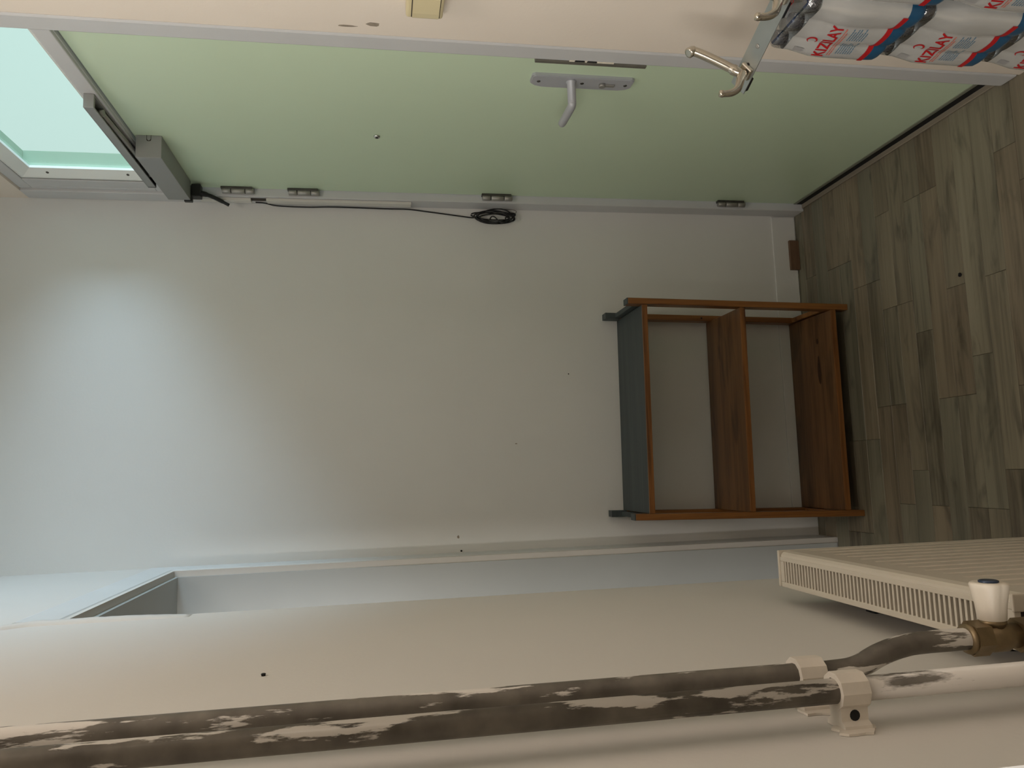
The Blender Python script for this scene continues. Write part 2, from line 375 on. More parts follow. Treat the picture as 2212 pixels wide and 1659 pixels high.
# frame: lock jamb, hinge jamb, transom rail, head, all one welded steel frame
bm = new_bm()
add_box(bm, XR-0.001, 0.899, 1.400, 1.449, 0.0, 2.395, bevel=0.005)
add_box(bm, XR-0.001, 0.899, 2.284, YB-0.0005, 0.0, 2.395, bevel=0.002)
add_box(bm, 0.842, 0.899, 1.449, 2.284, 1.996, 2.030, bevel=0.002)
add_box(bm, 0.842, 0.899, 1.449, 2.284, 2.362, 2.395, bevel=0.002)
add_box(bm, 0.850, 0.899, 1.449, 2.284, 1.9945, 2.002)
frame = obj('frame', bm, M_WHITE, door)
obj('inner_stop', bx_(0.842, 0.852, 2.268, 2.2845, 2.03, 2.362, bevel=0.002), M_WHITE, frame)
# bottom of the door: black drop seal over a low threshold
obj('bottom_seal', bx_(0.8560, 0.89, 1.45, 2.282, 0.0065, 0.0275), M_GAP, door)
obj('seal_rail', bx_(0.8545, XD-0.0002, 1.452, 2.280, 0.028, 0.038, bevel=0.001), mat('seal_holder', srgb(126, 128, 112), 0.5, var=0.05), door)
obj('threshold', bx_(0.843, 0.858, 1.445, 2.29, 0.0005, 0.006, bevel=0.002), mat('threshold_strip', srgb(142, 132, 115), 0.5, var=0.1), door)
# hinges
for z0, z1 in ((1.763, 1.853), (1.576, 1.665), (0.993, 1.086), (0.220, 0.313)):
    bm = new_bm()
    add_box(bm, 0.8500, 0.8568, 2.2640, 2.2800, z0+0.001, z1-0.001, bevel=0.0008)
    h = obj('hinge', bm, M_DARKSTEEL, door)
    L3 = (z1-z0); cuts = [(0, 0.27), (0.29, 0.71), (0.73, 1.0)]
    for a, b in cuts:
        bm = new_bm()
        add_lathe(bm, (0.8460, 2.2735, z0-0.004+a*L3), (0, 0, 1), [(0, 0.0074), (0.001, 0.0086), ((b-a)*L3-0.001, 0.0086), ((b-a)*L3, 0.0074)], 16)
        obj('knuckle', bm, M_STEEL, h)
# lever handle on a long back plate
bm = new_bm()
def plate_poly(x, y0, y1, z0, z1):
    c = 0.010
    return [(x, y0+0.004, z0), (x, y1-0.012, z0), (x, y1-0.003, z0+c), (x, y1, z0+0.028), (x, y1, z1-0.028), (x, y1-0.003, z1-c), (x, y1-0.012, z1), (x, y0+0.004, z1), (x, y0, z1-0.006), (x, y0, z0+0.006)]
add_prism(bm, plate_poly(XD, 1.538, 1.584, 0.837, 1.067), (-0.008, 0, 0))
es = [e for e in bm.edges if all(abs(v.co.x-(XD-0.008)) < 1e-5 for v in e.verts)]
bmesh.ops.bevel(bm, geom=es, offset=0.002, segments=2, affect='EDGES')
bplate = obj('back_plate', bm, M_ALU, door)
for yy, zz in ((1.561, 1.050), (1.561, 0.952), (1.561, 0.853)):
    bm = new_bm(); add_lathe(bm, (XD-0.0075, yy, zz), (-1, 0, 0), [(0, 0.0042), (0.0012, 0.0040), (0.0018, 0.0030)], 14)
    obj('screw', bm, M_DARKSTEEL, bplate)
bm = new_bm()
add_lathe(bm, (XD-0.0076, 1.561, 0.906), (-1, 0, 0), [(0, 0.0075), (0.006, 0.0075), (0.007, 0.0065)], 18)
add_box(bm, XD-0.0125, XD-0.0076, 1.5565, 1.5655, 0.878, 0.906, bevel=0.002)
obj('lock_cylinder', bm, M_STEEL, bplate)
bm = new_bm()
add_lathe(bm, (XD-0.0078, 1.556, 0.978), (-1, 0, 0), [(0, 0.0115), (0.003, 0.0115), (0.004, 0.0095), (0.052, 0.0092)], 20)
path = [(0.803, 1.556, 0.978), (0.7975, 1.5565, 0.978), (0.7945, 1.5615, 0.978), (0.794, 1.571, 0.9785), (0.794, 1.60, 0.979), (0.795, 1.64, 0.9795), (0.796, 1.648, 0.9795)]
add_tube(bm, smooth_path(path, 5), [0.0092]*26+[0.0088]*3+[0.0065]*2, 16)
obj('lever', bm, M_ALU, door)
# strike plate on the jamb edge, with the plaster chipped round it
bm = new_bm(); add_box(bm, 0.8322, 0.842, 1.4475, 1.4575, 0.843, 1.080, bevel=0.0012)
strike = obj('strike_plate', bm, mat('tarnished_strike_steel', srgb(112, 109, 99), 0.5, metal=0.3, var=0.12, vscale=40), door)
bm = new_bm()
for zz in (0.988, 0.962): add_box(bm, 0.8325, 0.8341, 1.4425, 1.4468, zz-0.011, zz+0.011, bevel=0.0015)
obj('latch_hole', bm, M_GAP, strike)
bm = new_bm(); add_box(bm, 0.8330, 0.8340, 1.4425, 1.4475, 0.915, 1.010, bevel=0.0004); obj('chipped_edge', bm, mat('bare_filler', srgb(232, 224, 205), 0.9, var=0.1, vscale=90), strike)
# spyhole
bm = new_bm(); add_lathe(bm, (XD, 1.889, 1.401), (-1, 0, 0), [(0, 0.0085), (0.002, 0.0085), (0.0042, 0.0068), (0.0045, 0.0045)], 20)
spy = obj('spyhole', bm, M_CHROME, door)
bm = new_bm(); add_lathe(bm, (XD-0.0044, 1.889, 1.401), (-1, 0, 0), [(0, 0.0044), (0.0014, 0.003), (0.0018, 0.001)], 16); obj('lens', bm, M_BLACK, spy)

# ------------------------------------------------------------------ transom window over the door
win = struct_empty('window_1', (0.868, 1.86, 2.03))
obj('pane', bx_(0.8665, 0.8705, 1.458, 2.196, 2.034, 2.355), M_GLASS, win)
bm = new_bm()   # outer sash rebate seen through the pane
add_box(bm, 0.871, 0.912, 2.188, 2.2165, 2.0305, 2.3615); add_box(bm, 0.871, 0.912, 1.4495, 2.188, 2.349, 2.3615); add_box(bm, 0.871, 0.899, 1.4495, 2.188, 2.0305, 2.043); add_box(bm, 0.871, 0.899, 1.4495, 1.470, 2.043, 2.349)
obj('outer_sash', bm, mat('outer_sash_glass_tint', srgb(142, 163, 140), 0.6, var=0.03), win)  # green cast of the pane and sky put into the sash colour
def bead(p_in, p_out):     # slanted glazing bead swept straight
    pass
bm = new_bm()
o_y0, o_y1, o_z0, o_z1 = 1.4495, 2.2165, 2.0305, 2.3615
i_y0, i_y1, i_z0, i_z1 = 1.466, 2.176, 2.044, 2.326
def ring(y0, y1, z0, z1, x): return [bm.verts.new(p) for p in ((x, y0, z0), (x, y1, z0), (x, y1, z1), (x, y0, z1))]
r0 = ring(o_y0, o_y1, o_z0, o_z1, 0.8662); r1 = ring(o_y0, o_y1, o_z0, o_z1, 0.846); r2 = ring(o_y0+0.005, o_y1-0.012, o_z0+0.004, o_z1-0.008, 0.844); r3 = ring(i_y0, i_y1, i_z0, i_z1, 0.860); r4 = ring(i_y0, i_y1, i_z0, i_z1, 0.8662)
for a, b in ((r0, r1), (r1, r2), (r2, r3), (r3, r4), (r4, r0)):
    for k in range(4): bm.faces.new((a[k], a[(k+1) % 4], b[(k+1) % 4], b[k]))
gb = obj('glazing_bead', bm, mat('bead_paint', srgb(238, 240, 234), 0.45, bump=0.05, bscale=60, var=0.02, vscale=9), win)
for zz in (2.286, 2.081):
    bm = new_bm(); add_lathe(bm, (0.853, 2.190, zz), (-0.9, -0.45, 0), [(-0.003, 0.004), (0.0008, 0.004), (0.0016, 0.002)], 12)
    obj('screw', bm, M_DARKSTEEL, gb)
bm = new_bm()  # dark joint between bead and frame
add_box(bm, 0.8455, 0.866, 2.2167, 2.2178, 2.0315, 2.362); add_box(bm, 0.8455, 0.866, 1.45, 2.2167, 2.3617, 2.3628)
obj('joint', bm, M_SEAM, win)
obj('frame_liner', bx_(0.8425, 0.899, 2.2180, 2.268, 2.0303, 2.3618, bevel=0.001), M_WHITE, win)

# ------------------------------------------------------------------ door closer on the leaf and its slide track on the frame
cl = thing('door_closer', 'silver-grey box door closer with slide track, mounted at the top of the green door', 'door closer', (0.857, 2.08, 1.926))
bm = new_bm(); add_box(bm, 0.800, 0.8568, 1.945, 2.2335, 1.9265, 1.9860, bevel=0.0012)
body = obj('body', bm, M_ALU_PAINT, cl)
bm = new_bm(); add_box(bm, 0.7995, 0.8566, 1.9358, 1.9448, 1.9262, 1.9863, bevel=0.0008)
ecap = obj('end_cap', bm, M_ALU_PAINT, cl)
bm = new_bm()    # U-shaped groove of the cap's little cover
def groove(pts):
    for a, b in zip(pts, pts[1:]):
        x0, x1 = sorted((a[0], b[0])); z0, z1 = sorted((a[1], b[1]))
        add_box(bm, x0-0.0005, x1+0.0005, 1.9353, 1.9360, z0-0.0005, z1+0.0005)
zc_ = 1.9560
groove([(0.8562, zc_+0.005), (0.8475, zc_+0.005)]); groove([(0.8562, zc_-0.005), (0.8475, zc_-0.005)])
arc = [(0.8475-0.005*math.sin(a), zc_+0.005*math.cos(a)) for a in [math.pi*i/10 for i in range(11)]]
for a, b in zip(arc, arc[1:]): groove([a, b])
obj('groove', bm, M_SEAM, ecap)
bm = new_bm(); add_box(bm, 0.8100, 0.8412, 1.7060, 2.1650, 2.0195, 2.0225, bevel=0.0005)
add_box(bm, 0.8100, 0.8135, 1.7060, 2.1650, 2.0015, 2.0195, bevel=0.0005); add_box(bm, 0.8375, 0.8412, 1.7060, 2.1650, 2.0015, 2.0195, bevel=0.0005)
track = obj('slide_track', bm, M_ALU_PAINT, cl)
obj('track_end', bx_(0.8100, 0.8412, 1.7000, 1.7080, 2.0012, 2.0227, bevel=0.001), M_ALU_PAINT, track)
obj('track_end', bx_(0.8105, 0.8410, 2.1645, 2.1720, 2.0015, 2.0225, bevel=0.001), M_BLACK, track)
bm = new_bm(); add_tube(bm, [(0.826, 2.10, 1.995), (0.826, 1.98, 1.999), (0.826, 1.76, 2.006)], 0.0065, 10)
add_lathe(bm, (0.826, 2.10, 1.986), (0, 0, 1), [(0, 0.011), (0.014, 0.011)], 16); add_lathe(bm, (0.826, 1.76, 2.000), (0, 0, 1), [(0, 0.008), (0.016, 0.008)], 14)
obj('arm', bm, M_STEEL, cl)
bm = new_bm(); add_box(bm, 0.797, 0.845, 2.2340, 2.246, 1.922, 1.944, bevel=0.001)
add_box(bm, 0.812, 0.850, 2.234, 2.262, 1.9005, 1.9262, bevel=0.002)
obj('mounting_plate', bm, M_BLACK, cl)
bm = new_bm(); add_tube(bm, smooth_path([(0.828, 2.248, 1.905), (0.825, 2.262, 1.880), (0.818, 2.280, 1.855), (0.808, 2.290, 1.832)], 5), [0.0075]*4+[0.0058]*8+[0.0048]*4, 12)
obj('cable_boot', bm, M_BLACK, cl)

# ------------------------------------------------------------------ cable channel and cable
tr = thing('cable_channel', 'narrow white plastic cable channel down the hinge side of the door frame', 'cable channel', (0.833, 2.30, 1.30))
obj('channel_piece', bx_(0.8255, 0.8338, 2.294, 2.317, 1.772, 1.915, bevel=0.001), M_PVC, tr)
bm = new_bm(); add_box(bm, 0.8255, 0.8338, 2.292, 2.306, 1.300, 1.728, bevel=0.001); obj('channel_piece', bm, M_PVC, tr)
bm = new_bm(); add_box(bm, 0.8275, 0.8338, 2.3065, 2.325, 1.300, 1.728, bevel=0.001); obj('channel_lid', bm, M_PVC, tr)
obj('dark_gap', bx_(0.8305, 0.8338, 2.296, 2.310, 1.728, 1.772), M_SEAM, tr)
# the black cable: from the channel down to a coil hung on the back wall
cb = thing('power_cable', 'thin black cable running down the corner to a hanging knotted coil', 'cable', (0.806, 2.335, 0.96))
run = [(0.829, 2.318, 1.762), (0.8285, 2.322, 1.735), (0.824, 2.330, 1.700), (0.823, 2.333, 1.619), (0.826, 2.335, 1.55), (0.826, 2.335, 1.48), (0.825, 2.336, 1.38), (0.825, 2.336, 1.31), (0.820, 2.338, 1.253), (0.812, 2.339, 1.18), (0.806, 2.339, 1.130), (0.804, 2.339, 1.106), (0.808, 2.339, 1.088)]
bm = new_bm(); add_tube(bm, smooth_path(run, 5), 0.0022, 8); obj('run', bm, M_BLACK, cb)
cx_, cz_ = 0.806, 1.040
rnd = random.Random(3)
for j in range(5):
    pts = []; a0 = math.pi/2 if j == 0 else rnd.uniform(0, 6.28); rx = (0.011, 0.017, 0.0205, 0.014, 0.019)[j]; rz = (0.062, 0.064, 0.055, 0.050, 0.060)[j]
    ox = (0.004, 0.000, 0.002, -0.004, -0.001)[j]; oz = (0.010, -0.002, -0.006, 0.000, -0.004)[j]; dy = 2.3405-0.0030*j
    n = 28; te = 2*math.pi*(0.96 if j in (0, 3) else 1.0)
    for i in range(n+1):
        a = a0 + te*i/n; w = 1+0.07*math.sin(2*a+j*1.7)+0.05*math.sin(3*a+j)
        pts.append((cx_+ox+rx*w*math.cos(a)+0.004*math.sin(a*1.0+j), dy + 0.0012*math.sin(3*a), cz_+oz+rz*math.sin(a)))
    bm = new_bm(); add_tube(bm, pts, 0.0020, 7); obj('coil_loop', bm, M_BLACK, cb)
bm = new_bm()   # the wrapped tail: a loose kinked end over the loops, and the tie round their foot
add_tube(bm, smooth_path([(0.812, 2.3235, 1.098), (0.800, 2.322, 1.086), (0.790, 2.322, 1.070), (0.792, 2.322, 1.056), (0.803, 2.322, 1.048), (0.802, 2.322, 1.038), (0.790, 2.322, 1.026), (0.784, 2.322, 1.012), (0.790, 2.322, 1.002), (0.801, 2.322, 1.004), (0.800, 2.322, 0.992), (0.790, 2.323, 0.984), (0.796, 2.324, 0.974), (0.808, 2.325, 0.976)], 5), 0.0020, 7)
tie = [(0.812+0.0065*math.cos(a*1.0), 2.3315-0.012*abs(math.sin(a/2)), 0.979+0.010*math.sin(a)+0.0006*a) for a in [i*0.6 for i in range(24)]]
add_tube(bm, tie, 0.0024, 7)
obj('wrapped_tail', bm, M_BLACK, cb)
bm = new_bm(); add_tube(bm, smooth_path([(0.815, 2.333, 0.975), (0.824, 2.331, 0.966), (0.829, 2.331, 0.975), (0.8305, 2.331, 0.99), (0.8315, 2.331, 1.008)], 5), 0.0008, 6); obj('wire_end', bm, M_DARKSTEEL, cb)

# ------------------------------------------------------------------ bookcase
bc = thing('bookcase', 'low open wooden bookcase with slate-painted top, standing against the white back wall', 'bookcase', (0.163, 2.21, 0.0))
def lean(bm):
    for v in bm.verts:
        z = v.co.z; v.co.x += 0.024*z; v.co.z -= 0.015*(v.co.x-0.163)*min(z/0.2, 1)
    return bm
def part(name, args, m, parent=bc, **k):
    bm = bx_(*args, **k); return obj(name, lean(bm), m, parent)
YF, YK = 2.088, 2.338
for x0, x1 in ((-0.162, -0.144), (0.456, 0.474)):
    fp = part('front_post', (x0, x1, YF, YF+0.036, 0.0, 0.698), M_POST, bevel=0.002)
    part('painted_tip', (x0, x1, YF+0.0012, YF+0.0362, 0.6975, 0.7005), M_SLATE, parent=fp, bevel=0.0008)
    bp_ = part('back_post', (x0, x1, YK-0.036, YK, 0.0, 0.700), M_POST, bevel=0.002)
    part('painted_tip', (x0-0.0006, x1+0.0006, YK-0.0366, YK+0.0003, 0.655, 0.7025), M_SLATE, parent=bp_, bevel=0.0008)
    part('side_rail', (x0+0.002, x1-0.002, YF+0.036, YK-0.036, 0.640, 0.672), M_SLATE, bevel=0.002)
    part('side_rail', (x0+0.002, x1-0.002, YF+0.036, YK-0.036, 0.036, 0.066), M_POST, bevel=0.002)
for z0, z1, nm in ((0.641, 0.655, 'top_shelf'), (0.338, 0.352, 'middle_shelf'), (0.042, 0.056, 'bottom_shelf')):
    sh = part(nm, (-0.1435, 0.4555, YF+0.007, YK-0.002, z0, z1), M_SLATE if nm == 'top_shelf' else M_SHELF, bevel=0.001)
    part('front_edge', (-0.1435, 0.4555, YF+0.002, YF+0.0072, z0-0.001, z1+0.001), M_LIP, parent=sh, bevel=0.0008)
def knot(par, cx, cy, z, rx, ry):
    bm = new_bm(); rr = random.Random(5)
    poly = [(cx+rx*math.cos(a)*(1.25 if math.cos(a) > 0.8 else 1), cy+ry*math.sin(a)*rr.uniform(0.8, 1.1), z-0.0004) for a in [2*math.pi*k/14 for k in range(14)]]
    add_prism(bm, poly, (0, 0, 0.0005)); obj('knot', lean(bm), M_KNOT, par)
M_KNOT = mat('wood_knot', srgb(58, 32, 16), 0.45, var=0.2, vscale=120)
knot(sh, 0.278, 2.176, 0.0562, 0.040, 0.009)
knot(sh, 0.372, 2.176, 0.0562, 0.008, 0.006)
bm = new_bm(); add_lathe(bm, (0.4645, YK-0.0358, 0.382), (0, -1, 0), [(0, 0.0028), (0.0006, 0.0028)], 10); obj('screw_hole', lean(bm), M_GAP, bp_)

# ------------------------------------------------------------------ radiator under the pipes on the left wall
RX0, RX1, RY0, RY1, RZ0, RZ1 = -0.205, -0.147, 0.742, 1.236, 0.13, 0.736
rad = thing('radiator', 'cream panel radiator with fluted front and slotted top grille on the left wall', 'radiator', ((RX0+RX1)/2, (RY0+RY1)/2, RZ0))
def fluted(x, sgn):
    bm = new_bm(); cols = []; n = 14; w = (RY1-RY0-0.004)/n
    def xo(y, z):
        t = ((y-RY0-0.002)/w) % 1.0
        d = 0.0
        if RZ0+0.03 < z < RZ1-0.045: d = -0.0035 if 0.36 < t < 0.64 else 0.0
        return d
    ys = []
    for i in range(n):
        for t in (0.0, 0.36, 0.44, 0.56, 0.64): ys.append(RY0+0.002+(i+t)*w)
    ys.append(RY1-0.002)
    zs = [(RZ0+0.0, -0.010), (RZ0+0.008, -0.003), (RZ0+0.02, 0), (RZ0+0.034, 1), (RZ1-0.060, 1), (RZ1-0.046, 0), (RZ1-0.014, 0), (RZ1-0.005, -0.002), (RZ1-0.001, -0.0055), (RZ1, -0.010)]
    for yy in ys:
        t = ((yy-RY0-0.002)/w) % 1.0; dep = -0.0036 if 0.40 < t < 0.60 else 0.0
        cols.append([bm.verts.new((x+sgn*(dep if o == 1 else o), yy, z)) for z, o in zs])
    for a, b in zip(cols, cols[1:]):
        for i in range(len(zs)-1): bm.faces.new((a[i], a[i+1], b[i+1], b[i]))
    return bm
o = obj('front_panel', fluted(RX1, 1), M_RAD, rad)
obj('back_panel', bx_(RX0, RX0+0.008, RY0+0.002, RY1-0.002, RZ0, RZ1-0.004, bevel=0.001), M_RAD, rad)
bm = new_bm(); add_box(bm, RX0+0.0085, RX1-0.012, RY0+0.004, RY1-0.004, RZ0+0.02, RZ1-0.028)
obj('convector', bm, M_RADIN, rad)
bm = new_bm()
add_box(bm, RX1-0.0165, RX1-0.0095, RY0+0.001, RY1-0.001, RZ1-0.007, RZ1+0.0015, bevel=0.001)
add_box(bm, RX0-0.001, RX0+0.0075, RY0+0.001, RY1-0.001, RZ1-0.010, RZ1+0.0015, bevel=0.001)
add_box(bm, RX0+0.0075, RX1-0.0165, RY1-0.012, RY1-0.001, RZ1-0.007, RZ1+0.0015, bevel=0.001)
add_box(bm, RX0+0.0075, RX1-0.0165, RY0+0.001, RY0+0.012, RZ1-0.007, RZ1+0.0015, bevel=0.001)
grille = obj('top_grille', bm, M_RAD, rad)
ns = 54; g0, g1 = RY0+0.016, RY1-0.012
bm = bx_(RX0+0.0070, RX1-0.0160, -0.0018, 0.0018, RZ1-0.0048, RZ1+0.0008)
b0 = world_loc(grille)
me = bpy.data.meshes.new('slat'); bmesh.ops.translate(bm, verts=bm.verts[:], vec=(-b0.x, 0, -b0.z)); bm.to_mesh(me); bm.free(); me.materials.append(M_RAD)
for i in range(ns):
    s = bpy.data.objects.new('slat', me); COL.objects.link(s); s.parent = grille
    s.location = (0, g0+(i+0.5)*(g1-g0)/ns - b0.y, 0)
for y0, y1, xa in ((RY0-0.0005, RY0+0.0030, RX1-0.019), (RY1-0.0008, RY1+0.0055, RX0-0.001)):
    bm = new_bm(); add_box(bm, xa, RX1+0.0005, y0, y1, RZ0+0.002, RZ1+0.003, bevel=0.0014)
    obj('side_cover', bm, M_RAD, rad)
for yy in (0.86, 1.12):
    obj('wall_bracket', bx_(XL, RX0, yy-0.012, yy+0.012, 0.56, 0.655, bevel=0.002), M_BLACK, rad)

# ------------------------------------------------------------------ heating pipes
PR = 0.0108
pa = thing('heating_pipe', 'dark heating pipe with white paint smears, farther one, bending to the radiator valve', 'pipe', (-0.203, 0.715, 0.76))
bm = new_bm()
add_tube(bm, smooth_path([(-0.203, 0.713, 2.745), (-0.203, 0.715, 2.2), (-0.203, 0.715, 1.6), (-0.203, 0.715, 1.05), (-0.203, 0.715, 0.968), (-0.2005, 0.7165, 0.941), (-0.1915, 0.718, 0.916), (-0.1855, 0.718, 0.893), (-0.1832, 0.718, 0.868), (-0.183, 0.718, 0.800)], 8), PR, 18)
obj('tube', bm, M_PIPE_A, pa)
pb = thing('heating_pipe', 'straight dark heating pipe nearest the viewer, lower part coated in white paint', 'pipe', (-0.203, 0.656, 0.0))
bm = new_bm(); add_tube(bm, [(-0.203, 0.655, 2.745), (-0.203, 0.656, 0.992)], PR, 18); obj('tube', bm, M_PIPE_B, pb)
bm = new_bm(); add_tube(bm, [(-0.203, 0.656, 0.992), (-0.203, 0.660, 0.60), (-0.203, 0.660, 0.0)], PR, 18); obj('painted_tube', bm, M_PIPE_C, pb)
def clip(px, py, z, label):
    t = thing('pipe_clip', label, 'pipe clip', (XL, py, z-0.013))
    bm = new_bm(); n = 10; hh = 0.0135
    ro, ri = 0.0165, 0.0112
    for s0, s1 in ((-hh, hh),):
        A = [[bm.verts.new((px+r*math.cos(2*math.pi*(k+.5)/n), py+r*math.sin(2*math.pi*(k+.5)/n), z+s)) for k in range(n)] for r, s in ((ro, s0), (ro, s1), (ri, s1), (ri, s0))]
        for q in range(4):
            a, b = A[q], A[(q+1) % 4]
            for k in range(n): bm.faces.new((a[k], a[(k+1) % n], b[(k+1) % n], b[k]))
    obj('ring', bm, M_CLIP, t)
    bm = new_bm()
    # stem widening into a foot on the wall
    poly = [(px-0.012, py-0.009), (px-0.012, py+0.009), (XL+0.008, py+0.008), (XL+0.005, py+0.013), (XL+0.0005, py+0.014), (XL+0.0005, py-0.015), (XL+0.005, py-0.014), (XL+0.008, py-0.009)]
    add_prism(bm, [(a, b, z-hh+0.0005) for a, b in poly], (0, 0, 2*hh-0.001))
    obj('stem', bm, M_CLIP, t)
    bm = new_bm(); add_lathe(bm, (XL+0.0125, py-0.0082, z), (0, -1, 0), [(-0.002, 0.0048), (0.0012, 0.0048)], 14); obj('screw_hole', bm, M_GAP, t)
    rr = random.Random(int(z*1000)); bm = new_bm()
    vs = []
    for k in range(16):
        a = 2*math.pi*k/16; r = 0.016+rr.uniform(-0.003, 0.006); vs.append((XL+0.0003, py-0.012+r*0.8*math.cos(a), z+r*1.1*math.sin(a)))
    add_prism(bm, vs, (0.0022, 0, 0)); obj('plaster_blob', bm, M_CLIP, t)
clip(-0.203, 0.715, 0.997, 'white painted pipe clip on the farther pipe, upper of the two clips')
clip(-0.203, 0.657, 0.992, 'white painted pipe clip with a dark screw hole on the nearest pipe')
# valve
vt = thing('radiator_valve', 'brass radiator valve with a white hand knob below the bent pipe', 'valve', (-0.183, 0.718, 0.70))
bm = new_bm()
c0 = (-0.183, 0.718)
def hexa(bm, z0, z1, r):
    poly = [(c0[0]+r*math.cos(math.pi/3*k+0.3), c0[1]+r*math.sin(math.pi/3*k+0.3), z0) for k in range(6)]
    add_prism(bm, poly, (0, 0, z1-z0))
hexa(bm, 0.797, 0.815, 0.0175)
add_lathe(bm, (c0[0], c0[1], 0.815), (0, 0, 1), [(0, 0.0158), (0.003, 0.0146), (0.0042, 0.0114)], 20)
obj('compression_nut', bm, M_BRASS, vt)
KZ = 0.786
bm = new_bm(); add_lathe(bm, (c0[0], c0[1], 0.797), (0, 0, -1), [(0, 0.0125), (0.002, 0.0130), (0.006, 0.0150), (0.022, 0.0150), (0.027, 0.0128), (0.036, 0.0125)], 24)
add_lathe(bm, (c0[0], c0[1], KZ), (1, 0, 0), [(0, 0.0115), (0.013, 0.0115), (0.0135, 0.0130), (0.017, 0.0130), (0.0175, 0.010), (0.022, 0.010)], 24)
obj('body', bm, M_BRASS, vt)
bm = new_bm(); hexa(bm, 0.739, 0.761, 0.0172)
add_tube(bm, smooth_path([(c0[0], c0[1], 0.739), (c0[0], c0[1], 0.722), (c0[0], c0[1]+0.004, 0.709), (c0[0], c0[1]+0.0232, 0.705)], 5), 0.0100, 16)
obj('union', bm, M_BRASS, vt)
bm = new_bm()
seg = 60; prof = [(0.0165, 0.0120, 0), (0.0175, 0.0134, 0.0), (0.032, 0.0146, 0.5), (0.048, 0.0172, 1.0), (0.0525, 0.0180, 1.0), (0.0545, 0.0172, 0.9), (0.055, 0.0125, 0.2), (0.054, 0.006, 0)]
rings = []
for d, r, fl in prof:
    rg = []
    for k in range(seg):
        a = 2*math.pi*k/seg; rr = r*(1+0.10*fl*(abs(math.cos(2.5*a))-0.6))
        rg.append(bm.verts.new((c0[0]+d, c0[1]+rr*math.cos(a), KZ+rr*math.sin(a))))
    rings.append(rg)
for a, b in zip(rings, rings[1:]):
    for k in range(seg): bm.faces.new((a[k], a[(k+1) % seg], b[(k+1) % seg], b[k])).smooth = True
bm.faces.new(rings[0]); bm.faces.new(rings[-1])
kn = obj('knob', bm, M_KNOB, vt)
bm = new_bm(); add_lathe(bm, (c0[0]+0.0538, c0[1], KZ), (1, 0, 0), [(0, 0.0095), (0.0025, 0.0095), (0.0032, 0.008)], 24); obj('knob_cap', bm, M_CAP, kn)

# ------------------------------------------------------------------ light switch
sw = thing('light_switch', 'cream surface-mounted rocker light switch on the wall beside the door', 'light switch', (XR, 1.252, 1.283))
bm = new_bm(); add_box(bm, 0.8080, XR, 1.212, 1.2915, 1.2820, 1.3475, bevel=0.005, seg=3); obj('housing', bm, M_CREAM, sw)
bm = new_bm(); add_box(bm, 0.8072, 0.812, 1.2235, 1.2870, 1.2880, 1.3385, bevel=0.001); obj('rocker_gap', bm, M_SEAM, sw)
bm = new_bm()
prof = [(1.2250, 0.0285), (1.228, 0.0310), (1.250, 0.0325), (1.266, 0.0335), (1.280, 0.0325), (1.2850, 0.030), (1.2858, 0.026), (1.2250, 0.026)]
add_prism(bm, [(XR-d, yy, 1.2900) for yy, d in prof], (0, 0, 0.0465)); obj('rocker', bm, M_CREAM, sw)

# ------------------------------------------------------------------ water packs
BP = 0.0483; NX, NY = 2, 3; PH = 0.189
def film_inset(z):
    pts = [(0.0, 0.004), (0.006, 0.001), (0.02, 0.0), (0.10, 0.0), (0.120, 0.0015), (0.140, 0.0055), (0.158, 0.0090), (0.176, 0.0098), (0.185, 0.0108), (0.188, 0.014)]
    for (a, p), (b, q) in zip(pts, pts[1:]):
        if z <= b: return p+(q-p)*max(0, (z-a))/(b-a)
    return pts[-1][1]
def scallop(z): return 0.0034 + 0.0055*(1-min(1, max(0, (z-0.030)/0.045)))
def face_x(yl, z):      # depth of the printed face at local y (0..NY*BP) and height z
    t = (yl/BP) % 1.0; c = abs(2*t-1)
    return film_inset(z) + scallop(z)*(c**3)*(0.65)
def film_bm():
    bm = new_bm(); LX, LY = NX*BP, NY*BP
    zs = [0.0, 0.003, 0.006, 0.010, 0.0255, 0.026, 0.036, 0.05, 0.07, 0.09, 0.105, 0.12, 0.13, 0.14, 0.15, 0.158, 0.168, 0.176, 0.182, 0.186, 0.188]
    rings = []; rc = 0.020
    for z in zs:
        ring = []; n = 12
        def side(length, fn, corner):
            cnt = int(round(length/BP))*n
            for i in range(cnt+1):
                s = length*i/cnt
                if s < rc or s > length-rc: continue
                ring.append(fn(s, face_x(s, z)))
            for k in range(1, 5): ring.append(corner(math.pi/2*k/5, film_inset(z)))
        def cnr(cx, cy, a0, r=rc):
            def f(a, ins): 
                rr = r + 0.0 - ins
                return (cx+rr*math.cos(a0+a), cy+rr*math.sin(a0+a))
            return f
        # go round: x=0 face (y up to 0?), order counter-clockwise seen from above
        side(LX, lambda s, d: (s, d), cnr(LX-rc, rc, -math.pi/2))
        side(LY, lambda s, d: (LX-d, s), cnr(LX-rc, LY-rc, 0))
        side(LX, lambda s, d: (LX-s, LY-d), cnr(rc, LY-rc, math.pi/2))
        side(LY, lambda s, d: (d, LY-s), cnr(rc, rc, math.pi))
        rings.append([bm.verts.new((x, y, z)) for x, y in ring])
    for i, (a, b) in enumerate(zip(rings, rings[1:])):
        n = len(a); zm = (zs[i]+zs[i+1])/2
        for k in range(n):
            f = bm.faces.new((a[k], a[(k+1) % n], b[(k+1) % n], b[k])); f.smooth = True
            f.material_index = 1 if zm < 0.0258 else (2 if zm > 0.163 else 0)
    return bm
